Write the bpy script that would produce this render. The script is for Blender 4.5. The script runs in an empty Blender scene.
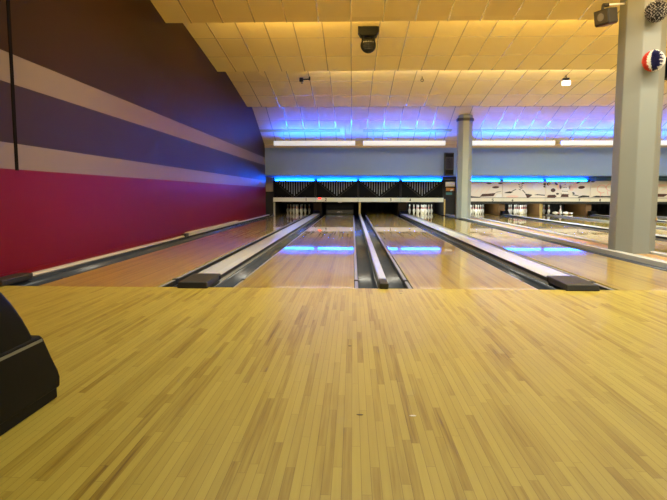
import bpy, bmesh, math, random
from mathutils import Vector, Matrix

random.seed(7)
C = bpy.context.scene.collection
PI = math.pi

# ------------------------------------------------------------------ camera
cam_d = bpy.data.cameras.new('camera')
cam = bpy.data.objects.new('camera', cam_d)
C.objects.link(cam)
cam_d.sensor_width = 36.0
cam_d.lens = 570.15 / 667 * 36
cam_d.clip_start = 0.05
cam.matrix_world = (Matrix.Translation((0, -4.9525, 0.8285)) @ Matrix.Rotation(0.0334, 4, 'Z')
                    @ Matrix.Rotation(PI / 2 - 0.0988, 4, 'X') @ Matrix.Rotation(0.0017, 4, 'Z'))
bpy.context.scene.camera = cam

# ------------------------------------------------------------------ world and exposure
W = bpy.data.worlds.new('world')
bpy.context.scene.world = W
W.use_nodes = True
W.node_tree.nodes['Background'].inputs[0].default_value = (0.5, 0.5, 0.55, 1)
W.node_tree.nodes['Background'].inputs[1].default_value = 0.02
vs = bpy.context.scene.view_settings
vs.view_transform = 'Standard'
vs.look = 'None'
vs.exposure = 0.0
vs.gamma = 1.0
vs.use_curve_mapping = False


def area(name, loc, sx, sy, power, col, rot=(0, 0, 0), spread=180):
    d = bpy.data.lights.new(name, 'AREA')
    d.shape = 'RECTANGLE'
    d.size, d.size_y, d.energy, d.color = sx, sy, power, col
    d.spread = math.radians(spread)
    o = bpy.data.objects.new(name, d)
    C.objects.link(o)
    o.location, o.rotation_euler = loc, rot
    return o


WARM = (1.0, 0.96, 0.78)
AMBER = (1.0, 0.56, 0.07)
GOLD = (1.0, 0.66, 0.17)
SOFT = (1.0, 0.82, 0.52)
COOL = (0.86, 1.0, 0.92)
# fluorescent rows in the ceiling over the approach and the seating behind it
for x, p in ((0.8, 65), (4.6, 80), (9.0, 90), (13.5, 80)):
    area('ceiling_light', (x, -1.2, 3.75), 1.6, 0.3, p, WARM)
    area('ceiling_light', (x, -6.0, 4.2), 1.6, 0.3, p * 0.7, WARM)
for x0, x1, p in ((-2.2, 1.4, 110), (1.8, 6.2, 170), (6.8, 14, 230)):  # added downward lamps at this lip, brightening approach and front lanes
    area('lip_light', ((x0 + x1) / 2, 1.28, 3.85), x1 - x0, 0.10, p, WARM, (math.radians(8), 0, 0), 150)
# cove rows hidden behind each ceiling lip, washing the bay beyond
RB = (math.radians(118), 0, 0)
RD = (math.radians(37), 0, 0)
area('lip_light', (6.5, 1.25, 4.05), 19, 0.10, 360, AMBER, RB)
for x0, x1, p in ((-2.2, 0.4, 75), (1.6, 6.4, 105), (6.8, 14, 120)):
    area('lip_light', ((x0 + x1) / 2, 5.3, 3.86), x1 - x0, 0.08, p, GOLD, RB)
for x0, x1, p in ((-1.0, 1.2, 46), (1.4, 6.6, 135), (6.9, 14, 170)):
    area('lip_light', ((x0 + x1) / 2, 9.1, 3.80), x1 - x0, 0.08, p, SOFT, (math.radians(138), 0, 0), 135)
# added lamps at the same lips, aimed down to brighten lanes and masks
for x0, x1, p in ((-1.2, 1.4, 75), (1.6, 6.4, 140), (6.8, 14, 200)):
    area('lip_light', ((x0 + x1) / 2, 5.25, 3.80), x1 - x0, 0.08, p, COOL, RD, 96)
for x0, x1, p in ((-0.4, 2.6, 58), (3.6, 7.6, 155), (7.9, 14, 215)):
    area('lip_light', ((x0 + x1) / 2, 9.05, 3.76), x1 - x0, 0.08, p, COOL, RD, 96)

# ------------------------------------------------------------------ materials


def new_mat(name):
    m = bpy.data.materials.new(name)
    m.use_nodes = True
    return m, m.node_tree, m.node_tree.nodes['Principled BSDF']


def mat(name, col, rough=0.5, metal=0.0, emit=None, estr=0.0, coat=0.0, vary=0.06, scale=6.0, spec=0.5, bump=0.0):
    """procedural paint / plastic: base colour with a slight noise variation"""
    m, t, b = new_mat(name)
    N, L = t.nodes, t.links
    tc = N.new('ShaderNodeTexCoord')
    no = N.new('ShaderNodeTexNoise')
    no.inputs['Scale'].default_value = scale
    no.inputs['Detail'].default_value = 4
    L.new(tc.outputs['Object'], no.inputs['Vector'])
    mx = N.new('ShaderNodeMix')
    mx.data_type = 'RGBA'
    mx.inputs[6].default_value = tuple(c * (1 - vary) for c in col) + (1,)
    mx.inputs[7].default_value = tuple(min(1, c * (1 + vary)) for c in col) + (1,)
    L.new(no.outputs['Fac'], mx.inputs[0])
    L.new(mx.outputs[2], b.inputs['Base Color'])
    b.inputs['Roughness'].default_value = rough
    b.inputs['Metallic'].default_value = metal
    b.inputs['Specular IOR Level'].default_value = spec
    b.inputs['Coat Weight'].default_value = coat
    b.inputs['Coat Roughness'].default_value = 0.05
    if emit:
        b.inputs['Emission Color'].default_value = tuple(emit) + (1,)
        b.inputs['Emission Strength'].default_value = estr
    if bump:
        bp = N.new('ShaderNodeBump')
        bp.inputs['Strength'].default_value = bump
        bp.inputs['Distance'].default_value = 0.004
        n2 = N.new('ShaderNodeTexNoise')
        n2.inputs['Scale'].default_value = 60
        L.new(tc.outputs['Object'], n2.inputs['Vector'])
        L.new(n2.outputs['Fac'], bp.inputs['Height'])
        L.new(bp.outputs['Normal'], b.inputs['Normal'])
    return m


def wood(name, stops, board=0.028, length=1.2, rough=0.4, coat=0.0, coat_rough=0.05, gap=0.05, gapdark=0.55, spec=0.5, wear=0.0):
    """strip floor: boards along Y, each with its own tone, fine grain and dark joints"""
    m, t, b = new_mat(name)
    N, L = t.nodes, t.links

    def math_(op, a, bb=None, cc=None):
        n = N.new('ShaderNodeMath')
        n.operation = op
        for i, v in enumerate((a, bb, cc)):
            if v is None:
                continue
            if isinstance(v, (int, float)):
                n.inputs[i].default_value = v
            else:
                L.new(v, n.inputs[i])
        return n.outputs[0]
    geo = N.new('ShaderNodeNewGeometry')
    sp = N.new('ShaderNodeSeparateXYZ')
    L.new(geo.outputs['Position'], sp.inputs[0])
    u = math_('DIVIDE', sp.outputs['X'], board)
    col = math_('FLOOR', u)
    fu = math_('FRACT', u)
    w1 = N.new('ShaderNodeTexWhiteNoise')
    w1.noise_dimensions = '1D'
    L.new(col, w1.inputs['W'])
    v = math_('ADD', math_('DIVIDE', sp.outputs['Y'], length), math_('MULTIPLY', w1.outputs['Value'], 17.3))
    row = math_('FLOOR', v)
    fv = math_('FRACT', v)
    cmb = N.new('ShaderNodeCombineXYZ')
    L.new(col, cmb.inputs[0])
    L.new(row, cmb.inputs[1])
    w2 = N.new('ShaderNodeTexWhiteNoise')
    w2.noise_dimensions = '3D'
    L.new(cmb.outputs[0], w2.inputs['Vector'])
    # grain, stretched along the board
    mp = N.new('ShaderNodeMapping')
    mp.inputs['Scale'].default_value = (90, 3.0, 1)
    L.new(geo.outputs['Position'], mp.inputs['Vector'])
    off = N.new('ShaderNodeVectorMath')
    off.operation = 'ADD'
    L.new(mp.outputs[0], off.inputs[0])
    L.new(w2.outputs['Color'], off.inputs[1])
    gn = N.new('ShaderNodeTexNoise')
    gn.inputs['Scale'].default_value = 1.0
    gn.inputs['Detail'].default_value = 5
    L.new(off.outputs[0], gn.inputs['Vector'])
    big = N.new('ShaderNodeTexNoise')
    big.inputs['Scale'].default_value = 0.9
    L.new(geo.outputs['Position'], big.inputs['Vector'])
    tone = math_('ADD', math_('MULTIPLY', w2.outputs['Value'], 0.60), math_('MULTIPLY', math_('SUBTRACT', gn.outputs['Fac'], 0.22), 0.70))
    tone = math_('ADD', tone, math_('MULTIPLY', math_('SUBTRACT', big.outputs['Fac'], 0.5), 0.35))
    cr = N.new('ShaderNodeValToRGB')
    e = cr.color_ramp.elements
    e[0].position, e[0].color = stops[0][0], tuple(stops[0][1]) + (1,)
    e[1].position, e[1].color = stops[-1][0], tuple(stops[-1][1]) + (1,)
    for p, c in stops[1:-1]:
        q = e.new(p)
        q.color = tuple(c) + (1,)
    L.new(tone, cr.inputs[0])
    j = math_('MAXIMUM', math_('LESS_THAN', fu, gap), math_('LESS_THAN', fv, 0.0025))
    mx = N.new('ShaderNodeMix')
    mx.data_type = 'RGBA'
    mx.blend_type = 'MULTIPLY'
    L.new(math_('MULTIPLY', j, 1.0), mx.inputs[0])
    L.new(cr.outputs[0], mx.inputs[6])
    mx.inputs[7].default_value = (gapdark, gapdark * 0.9, gapdark * 0.8, 1)
    L.new(mx.outputs[2], b.inputs['Base Color'])
    if wear:
        r = math_('ADD', math_('MULTIPLY', big.outputs['Fac'], wear), rough - wear * 0.5)
        L.new(r, b.inputs['Roughness'])
    else:
        b.inputs['Roughness'].default_value = rough
    b.inputs['Specular IOR Level'].default_value = spec
    b.inputs['Coat Weight'].default_value = coat
    b.inputs['Coat Roughness'].default_value = coat_rough
    return m


M = {}
M['approach'] = wood('maple_approach', [(0.0, (0.15, 0.085, 0.010)), (0.16, (0.31, 0.215, 0.022)), (0.36, (0.41, 0.315, 0.046)), (1.0, (0.50, 0.405, 0.070))],
                     board=0.0285, length=0.62, rough=0.42, coat=0.14, coat_rough=0.2, wear=0.12, spec=0.35)
M['lane'] = wood('oiled_lane_wood', [(0.0, (0.25, 0.135, 0.015)), (0.35, (0.47, 0.315, 0.034)), (1.0, (0.62, 0.46, 0.07))],
                 board=0.0272, length=3.5, rough=0.30, spec=0.5, coat=0.92, coat_rough=0.03, gap=0.07, gapdark=0.6)
M['dot'] = mat('dark_dot', (0.05, 0.03, 0.02), 0.3)


def ceiling_mat():
    m, t, b = new_mat('ceiling_tile')
    N, L = t.nodes, t.links
    geo = N.new('ShaderNodeNewGeometry')
    sp = N.new('ShaderNodeSeparateXYZ')
    L.new(geo.outputs['Position'], sp.inputs[0])
    a = N.new('ShaderNodeMath'); a.operation = 'ADD'; a.inputs[1].default_value = 0.05
    L.new(sp.outputs['X'], a.inputs[0])
    d = N.new('ShaderNodeMath'); d.operation = 'DIVIDE'; d.inputs[1].default_value = 0.55
    L.new(a.outputs[0], d.inputs[0])
    f = N.new('ShaderNodeMath'); f.operation = 'FLOOR'
    L.new(d.outputs[0], f.inputs[0])
    g = N.new('ShaderNodeMath'); g.operation = 'FLOOR'
    L.new(sp.outputs['Y'], g.inputs[0])
    c = N.new('ShaderNodeCombineXYZ')
    L.new(f.outputs[0], c.inputs[0]); L.new(g.outputs[0], c.inputs[1])
    w = N.new('ShaderNodeTexWhiteNoise'); w.noise_dimensions = '2D'
    L.new(c.outputs[0], w.inputs['Vector'])
    no = N.new('ShaderNodeTexNoise'); no.inputs['Scale'].default_value = 40
    L.new(geo.outputs['Position'], no.inputs['Vector'])
    mx = N.new('ShaderNodeMix'); mx.data_type = 'RGBA'
    mx.inputs[6].default_value = (0.64, 0.50, 0.24, 1)
    mx.inputs[7].default_value = (0.72, 0.58, 0.29, 1)
    L.new(w.outputs['Value'], mx.inputs[0])
    L.new(mx.outputs[2], b.inputs['Base Color'])
    b.inputs['Roughness'].default_value = 0.75
    bp = N.new('ShaderNodeBump'); bp.inputs['Strength'].default_value = 0.15; bp.inputs['Distance'].default_value = 0.003
    L.new(no.outputs['Fac'], bp.inputs['Height']); L.new(bp.outputs['Normal'], b.inputs['Normal'])
    return m


M['ceil'] = ceiling_mat()
M['grid'] = mat('ceiling_tee', (0.74, 0.62, 0.42), 0.27, metal=0.6)
M['cross'] = mat('cross_tee', (0.36, 0.26, 0.14), 0.35, spec=0.7)
M['batten'] = mat('shaded_batten', (0.40, 0.28, 0.05), 0.8, spec=0.1)  # brown puts the beige batten's shade from blue light into its colour
M['beige'] = mat('beige_trim', (0.42, 0.33, 0.20), 0.6)


def stripe_wall_mat():
    """painted bands by height on the left wall"""
    m, t, b = new_mat('banded_wall_paint')
    N, L = t.nodes, t.links
    geo = N.new('ShaderNodeNewGeometry')
    sp = N.new('ShaderNodeSeparateXYZ')
    L.new(geo.outputs['Position'], sp.inputs[0])
    d = N.new('ShaderNodeMath'); d.operation = 'DIVIDE'; d.inputs[1].default_value = 4.5
    L.new(sp.outputs['Z'], d.inputs[0])
    cr = N.new('ShaderNodeValToRGB')
    cr.color_ramp.interpolation = 'CONSTANT'
    e = cr.color_ramp.elements
    e[0].position, e[0].color = 0.0, (0.150, 0.005, 0.009, 1)
    e[1].position, e[1].color = 1.045 / 4.5, (0.205, 0.15, 0.125, 1)
    for z, c in ((1.285, (0.036, 0.019, 0.017, 1)), (1.86, (0.205, 0.145, 0.11, 1)), (2.135, (0.030, 0.012, 0.005, 1))):
        q = e.new(z / 4.5)
        q.color = c
    L.new(d.outputs[0], cr.inputs[0])
    L.new(cr.outputs[0], b.inputs['Base Color'])
    b.inputs['Roughness'].default_value = 0.42
    b.inputs['Specular IOR Level'].default_value = 0.09
    return m


M['wall_left'] = stripe_wall_mat()
M['soffit'] = mat('blue_grey_paint', (0.20, 0.285, 0.37), 0.7, vary=0.03, spec=0.25)
M['wall'] = mat('cream_wall_paint', (0.5, 0.44, 0.34), 0.7)
M['backstage'] = mat('backstage_dark', (0.018, 0.017, 0.016), 0.8)
M['joint'] = mat('dark_joint', (0.006, 0.004, 0.003), 0.8, spec=0.05)
M['gutter'] = mat('grey_gutter', (0.048, 0.058, 0.075), 0.2, vary=0.2, scale=3, spec=0.2)
M['rail'] = mat('bumper_rail', (0.24, 0.25, 0.27), 0.35)
M['black'] = mat('black_plastic', (0.005, 0.005, 0.005), 0.5, spec=0.08)
M['blockm'] = mat('black_rubber', (0.020, 0.019, 0.014), 0.5, bump=0.4)
M['seam'] = mat('black_seam', (0.01, 0.01, 0.01), 0.5)
M['cap'] = mat('light_grey_capping', (0.50, 0.52, 0.50), 0.25, vary=0.04, scale=2)
M['capwall'] = mat('white_wall_capping', (0.50, 0.46, 0.39), 0.4)
M['mask'] = mat('black_mask_panel', (0.004, 0.005, 0.006), 0.5, spec=0.06)
M['rib'] = mat('grey_rib', (0.26, 0.30, 0.33), 0.4)
M['strip'] = mat('cream_strip', (0.86, 0.90, 0.76), 0.5, vary=0.03)
M['strip2'] = mat('warm_cream_strip', (0.80, 0.76, 0.62), 0.5, vary=0.03)
M['artbase'] = mat('cream_mask', (0.82, 0.76, 0.66), 0.5, vary=0.03)
M['maroon'] = mat('maroon_paint', (0.07, 0.018, 0.015), 0.5)
M['artblack'] = mat('black_paint', (0.012, 0.010, 0.012), 0.5)
M['pink'] = mat('pink_paint', (0.85, 0.42, 0.38), 0.5)
M['palepink'] = mat('pale_pink_paint', (0.86, 0.62, 0.52), 0.5)
M['artwhite'] = mat('white_paint', (0.85, 0.84, 0.8), 0.5)
M['tube'] = mat('blue_tube', (0.1, 0.3, 0.6), 0.4, emit=(0.004, 0.11, 1.0), estr=115)
M['tube_off'] = mat('unlit_tube', (0.4, 0.5, 0.55), 0.3)
M['recess'] = mat('pale_blue_reflector', (0.20, 0.38, 0.45), 0.6)
M['pin'] = mat('white_pin', (0.85, 0.85, 0.82), 0.25, vary=0.02)
M['pinred'] = mat('red_pin_stripe', (0.55, 0.02, 0.03), 0.3)
M['column'] = mat('grey_column_paint', (0.215, 0.235, 0.215), 0.45, vary=0.04, scale=2)
M['dkgrey'] = mat('dark_grey_metal', (0.032, 0.030, 0.025), 0.5, spec=0.3)
M['kick'] = mat('brown_kickback', (0.17, 0.085, 0.024), 0.5, vary=0.25, scale=4)
M['kickdark'] = mat('dark_brown_post', (0.018, 0.010, 0.005), 0.6, spec=0.1)
M['post'] = mat('ochre_post', (0.50, 0.36, 0.12), 0.5)
M['paleP'] = mat('pale_post', (0.5, 0.48, 0.42), 0.5)
M['white'] = mat('white_enamel', (0.86, 0.86, 0.85), 0.4, vary=0.02)
M['trough'] = mat('glowing_trough', (0.62, 0.64, 0.68), 0.4, emit=(0.85, 0.93, 1.0), estr=0.48)
M['fixblue'] = mat('blue_uplight_tube', (0.1, 0.2, 0.6), 0.4, emit=(0.0005, 0.062, 1.0), estr=440)
M['ballblue'] = mat('navy', (0.02, 0.02, 0.10), 0.5)
M['hood'] = mat('black_hood_plastic', (0.005, 0.005, 0.004), 0.5, vary=0.1, scale=20, spec=0.10)
M['hoodline'] = mat('grey_hood_seam', (0.16, 0.16, 0.13), 0.4)
M['ledge'] = mat('brown_ledge', (0.40, 0.25, 0.10), 0.4)
M['orange'] = mat('orange_panel', (0.6, 0.25, 0.05), 0.5)
M['teal'] = mat('teal_panel', (0.02, 0.16, 0.2), 0.5)
M['creampanel'] = mat('cream_panel', (0.75, 0.68, 0.45), 0.5)
M['ochregrey'] = mat('ochre_grey_face', (0.07, 0.058, 0.035), 0.5, spec=0.3)
M['glass'] = mat('lamp_glass', (0.2, 0.18, 0.14), 0.15)
M['whitelamp'] = mat('white_lamp_face', (0.9, 0.9, 0.9), 0.4, emit=(1, 1, 1), estr=1.6)
M['redled'] = mat('red_indicator', (0.6, 0.05, 0.05), 0.4, emit=(1, 0.06, 0.05), estr=2.5)
M['speck'] = mat('pale_speck', (0.8, 0.78, 0.72), 0.6)
M['teel'] = mat('steel', (0.4, 0.4, 0.4), 0.3, metal=0.8)

# ------------------------------------------------------------------ mesh helpers


class MB:
    def __init__(s):
        s.bm = bmesh.new()
        s.mats = []

    def _mi(s, m):
        if m not in s.mats:
            s.mats.append(m)
        return s.mats.index(m)

    def poly_prism(s, pts, ext, m, cap=True):
        """pts: list of 3D points (a planar ring), ext: extrusion vector"""
        e = Vector(ext)
        a = [s.bm.verts.new(Vector(p)) for p in pts]
        b = [s.bm.verts.new(Vector(p) + e) for p in pts]
        mi = s._mi(m)
        fs = []
        n = len(pts)
        for i in range(n):
            fs.append(s.bm.faces.new((a[i], a[(i + 1) % n], b[(i + 1) % n], b[i])))
        if cap:
            fs.append(s.bm.faces.new(a[::-1]))
            fs.append(s.bm.faces.new(b))
        for f in fs:
            f.material_index = mi
        return fs

    def box(s, x0, x1, y0, y1, z0, z1, m):
        return s.poly_prism([(x0, y0, z0), (x1, y0, z0), (x1, y1, z0), (x0, y1, z0)], (0, 0, z1 - z0), m)

    def sheet(s, prof, x0, x1, m, axis='X'):
        """open profile of (p,q) swept along an axis: X -> (x, p, q), Y -> (p, y, q)"""
        mi = s._mi(m)
        f3 = (lambda t, p, q: (t, p, q)) if axis == 'X' else (lambda t, p, q: (p, t, q))
        a = [s.bm.verts.new(f3(x0, p, q)) for p, q in prof]
        b = [s.bm.verts.new(f3(x1, p, q)) for p, q in prof]
        for i in range(len(prof) - 1):
            f = s.bm.faces.new((a[i], a[i + 1], b[i + 1], b[i]))
            f.material_index = mi

    def lathe(s, prof, m, seg=16, mfun=None, origin=(0, 0, 0)):
        """prof: (r,z) from bottom to top, around Z"""
        o = Vector(origin)
        rings = []
        for r, z in prof:
            if r < 1e-5:
                rings.append([s.bm.verts.new(o + Vector((0, 0, z)))])
            else:
                rings.append([s.bm.verts.new(o + Vector((r * math.cos(2 * PI * k / seg), r * math.sin(2 * PI * k / seg), z))) for k in range(seg)])
        for i in range(len(rings) - 1):
            A, B = rings[i], rings[i + 1]
            mm = mfun(i) if mfun else m
            mi = s._mi(mm)
            for k in range(seg):
                k2 = (k + 1) % seg
                if len(A) == 1 and len(B) == 1:
                    continue
                if len(A) == 1:
                    f = s.bm.faces.new((A[0], B[k2], B[k]))
                elif len(B) == 1:
                    f = s.bm.faces.new((A[k], A[k2], B[0]))
                else:
                    f = s.bm.faces.new((A[k], A[k2], B[k2], B[k]))
                f.material_index = mi
                f.smooth = True
        for R, flip in ((rings[0], True), (rings[-1], False)):
            if len(R) > 2:
                f = s.bm.faces.new(R[::-1] if flip else R)
                f.material_index = s._mi(m)

    def tube(s, p0, p1, r, m, seg=10):
        p0, p1 = Vector(p0), Vector(p1)
        d = (p1 - p0).normalized()
        up = Vector((0, 0, 1)) if abs(d.z) < 0.9 else Vector((1, 0, 0))
        u = d.cross(up).normalized()
        v = d.cross(u)
        ring = [p0 + u * r * math.cos(2 * PI * k / seg) + v * r * math.sin(2 * PI * k / seg) for k in range(seg)]
        for f in s.poly_prism(ring, p1 - p0, m)[:seg]:
            f.smooth = True

    def ball(s, c, r, m, seg=20, rings=12, sz=1.0):
        prof = [(r * math.sin(PI * i / rings), -r * sz * math.cos(PI * i / rings)) for i in range(rings + 1)]
        prof[0] = (0, -r * sz)
        prof[-1] = (0, r * sz)
        s.lathe(prof, m, seg, origin=c)

    def build(s, name, parent=None, bevel=0.0, bseg=2, loc=None, recalc=True):
        if recalc:
            bmesh.ops.recalc_face_normals(s.bm, faces=s.bm.faces[:])
        me = bpy.data.meshes.new(name)
        s.bm.to_mesh(me)
        s.bm.free()
        for m in s.mats:
            me.materials.append(m)
        o = bpy.data.objects.new(name, me)
        C.objects.link(o)
        if parent:
            o.parent = parent
        if loc:
            o.location = loc
        if bevel:
            md = o.modifiers.new('bevel', 'BEVEL')
            md.width, md.segments, md.limit_method = bevel, bseg, 'ANGLE'
            md.angle_limit = math.radians(35)
        return o


def tag(o, label, cat, group=None, kind=None):
    o['label'], o['category'] = label, cat
    if group:
        o['group'] = group
    if kind:
        o['kind'] = kind
    return o


def thing(name, label, cat, loc=(0, 0, 0), group=None):
    o = bpy.data.objects.new(name, None)
    o.empty_display_size = 0.1
    C.objects.link(o)
    o.location = loc
    return tag(o, label, cat, group)


def struct(o, label, cat):
    return tag(o, label, cat, kind='structure')


# ------------------------------------------------------------------ layout constants (metres, foul line at y = 0)
WL = -3.25
LANES = [(-2.813, -1.756), (-1.036, 0.017), (0.537, 1.608), (2.315, 3.372), (4.45, 5.507), (6.227, 7.284),
         (7.81, 8.867), (9.585, 10.642), (11.17, 12.227), (12.945, 14.0)]
GL = [-3.14, -1.257, 0.328, 2.123, 4.212, 6.011, 7.596, 9.371, 10.956, 12.731]
GR = [-1.541, 0.232, 1.824, 3.59, 5.729, 7.499, 9.089, 10.859, 12.449, 14.235]
LEND = 19.35
G = 0.235
MY = 17.6
XR = 18.0
ORD = ['first', 'second', 'third', 'fourth', 'fifth', 'sixth', 'seventh', 'eighth', 'ninth', 'tenth']

# ------------------------------------------------------------------ setting
b = MB(); b.box(WL - 0.3, XR, -12, 0, -0.2, 0.0, M['approach'])
struct(b.build('floor'), 'yellow maple strip floor of the bowling approach', 'floor')
b = MB(); b.box(WL - 0.3, XR, 0.0, 21.5, -0.32, -0.16, M['backstage'])
struct(b.build('floor_pit'), 'dark sub-floor below the lanes and gutters', 'floor')
b = MB(); b.box(WL - 0.2, WL, -12, 16.35, 0, 4.6, M['wall_left'])
struct(b.build('wall_left'), 'left wall painted red below with brown and tan bands above', 'wall')
b = MB(); b.box(WL, WL + 0.004, 0.48, 0.535, 1.045, 4.5, M['joint'])
struct(b.build('trim_1'), 'dark vertical joint strip on the banded left wall', 'trim')
b = MB(); b.box(XR, XR + 0.2, -12, 21.5, 0, 4.8, M['wall'])
struct(b.build('wall_right'), 'cream wall far on the right', 'wall')
b = MB(); b.box(WL - 0.2, XR + 0.2, -12.2, -12, 0, 4.8, M['wall'])
struct(b.build('wall_behind'), 'cream wall behind the seating', 'wall')
# bulkhead over the pin machines
b = MB(); b.box(WL - 0.2, XR, 16.25, 17.95, 1.495, 2.9, M['soffit'])
struct(b.build('wall_front'), 'blue grey bulkhead wall above the pinsetter masks', 'wall')
b = MB()
b.box(WL - 0.3, XR, 20.6, 20.75, -0.2, 1.6, M['backstage'])
b.box(WL - 0.45, WL - 0.25, 16.35, 20.7, -0.2, 1.6, M['backstage'])
b.box(WL - 0.45, XR, 17.95, 20.7, 1.36, 1.5, M['backstage'])
struct(b.build('wall_pit'), 'dark walls and roof around the pin machines', 'wall')
# narrow cream return left of the first mask
b = MB(); b.box(WL - 0.2, -3.16, 17.7, 17.75, 0.9, 1.48, M['beige'])
b.box(WL - 0.2, -3.16, 17.7, 17.75, -0.1, 0.9, M['backstage'])
struct(b.build('wall_return'), 'narrow dark and cream return between left wall and first mask', 'wall')

# saw-tooth ceiling: every bay slopes down to a lip, the next bay starts above and behind it
BAYS = [
    [(-12.0, 4.5), (-3.0, 4.5)],
    [(-3.0, 4.56), (1.12, 3.90)],
    [(1.12, 4.49), (5.16, 3.76)],
    [(5.16, 4.172), (8.94, 3.725)],
    [(8.94, 4.034), (12.80, 3.47)],
    [(12.80, 3.912), (16.25, 2.59)],
]
prof = []
for bay in BAYS:
    prof += bay
b = MB()
b.sheet(prof, WL - 0.1, XR + 0.1, M['ceil'])
struct(b.build('ceiling'), 'saw-tooth ceiling of cream tiles sloping down to the pins', 'ceiling')
# tee bars of the tile grid
ROWS = {1: (-2, -1, 0.0), 2: (2.15, 3.15, 4.15), 3: (5.95, 6.935, 7.97), 4: (9.75, 10.58, 11.73), 5: (13.67, 14.495, 15.34, 15.9)}
b = MB()
for k, bay in enumerate(BAYS):
    if k == 0:
        continue
    (ya, za), (yb, zb) = bay
    zz = lambda y: za + (zb - za) * (y - ya) / (yb - ya)
    x = -0.05 - 0.55 * 5
    while x < XR:
        w = 0.011
        b.poly_prism([(x - w, ya, za + 0.01), (x + w, ya, za + 0.01), (x + w, ya, za - 0.006), (x - w, ya, za - 0.006)], (0, yb - ya, zb - za), M['grid'])
        x += 0.55
    for y in ROWS[k]:
        b.poly_prism([(WL, y - 0.010, zz(y) + 0.01), (WL, y + 0.010, zz(y) + 0.01), (WL, y + 0.010, zz(y) - 0.003), (WL, y - 0.010, zz(y) - 0.003)], (XR - WL, 0, 0), M['cross'])
struct(b.build('ceiling_grid'), 'tee bar grid between the ceiling tiles', 'ceiling')
# beige batten across the last bay, broken like the photo shows
b = MB()
for x0, x1 in ((WL, -0.45), (0.35, 3.4), (3.6, 7.1), (7.3, XR)):
    b.poly_prism([(x0, 15.08, 3.040), (x0, 15.25, 2.975), (x0, 15.25, 2.962), (x0, 15.08, 3.026)], (x1 - x0, 0, 0), M['batten'])
struct(b.build('trim_2'), 'beige batten under the blue lit end of the ceiling', 'trim')
b = MB(); b.box(WL, XR, 16.2, 16.25, 2.50, 2.66, M['beige'])
struct(b.build('trim_3'), 'beige strip where the bulkhead meets the ceiling', 'trim')

# ------------------------------------------------------------------ lanes
LANE_LABEL = ['first bowling lane, along the red wall on the left', 'second bowling lane, with the sweep board lowered at its end',
              'third bowling lane, ending in an empty dark pit', 'fourth bowling lane, just left of the pillars, full of lit pins',
              'fifth bowling lane, first one right of the pillars', 'sixth bowling lane, second one right of the pillars with a full rack',
              'seventh bowling lane, with fallen pins at its end', 'eighth bowling lane, passing behind the near pillar with an empty end',
              'ninth bowling lane, seen right of the near pillar', 'tenth bowling lane, last one at the right edge']


def gutter_prof(x0, x1):
    n = 10
    pts = []
    for i in range(n + 1):
        t = PI * i / n
        pts.append(((x0 + x1) / 2 - (x1 - x0) / 2 * math.cos(t), -0.018 - 0.075 * math.sin(t) ** 0.7))
    return pts


for i, (x0, x1) in enumerate(LANES):
    t = thing('bowling_lane', LANE_LABEL[i], 'bowling lane', ((x0 + x1) / 2, 0, 0), 'bowling lanes')
    c = (x0 + x1) / 2
    hw = (x1 - x0) / 2
    b = MB()
    b.box(-hw, hw, 0.004, LEND, -0.12, 0.0, M['lane'])
    for k in (-0.40, -0.33, -0.26, -0.19, -0.12, 0.12, 0.19, 0.26, 0.33, 0.40):
        y = 4.4 + 0.18 * (1 if abs(k) > 0.2 else 0)
        b.lathe([(0.011, 0.0), (0.011, 0.0012)], M['dot'], 8, origin=(k, y, 0))
    b.build('lane_surface', t)
    for sgn in (-1, 1):
        a0, a1 = (GL[i] - c, -hw) if sgn < 0 else (hw, GR[i] - c)
        b = MB()
        pr = gutter_prof(a0, a1)
        pr = pr + [(pr[-1][0], -0.13), (pr[0][0], -0.13)]
        for f in b.poly_prism([(p, 0.002, q) for p, q in pr], (0, LEND - 0.002, 0), M['gutter'])[:10]:
            f.smooth = True
        b.build('gutter', t)
        b = MB()
        e = sgn * hw
        b.box(min(e + sgn * 0.006, e + sgn * 0.034), max(e + sgn * 0.006, e + sgn * 0.034), 0.02, 17.3, -0.07, -0.012, M['rail'])
        b.box(min(e + sgn * 0.034, e + sgn * 0.040), max(e + sgn * 0.034, e + sgn * 0.040), 0.02, 17.3, -0.06, -0.016, M['seam'])
        b.box(min(e, e + sgn * 0.042), max(e, e + sgn * 0.042), 0.50, 0.56, -0.05, -0.006, M['seam'])
        o = b.build('bumper_rail', t)


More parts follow.
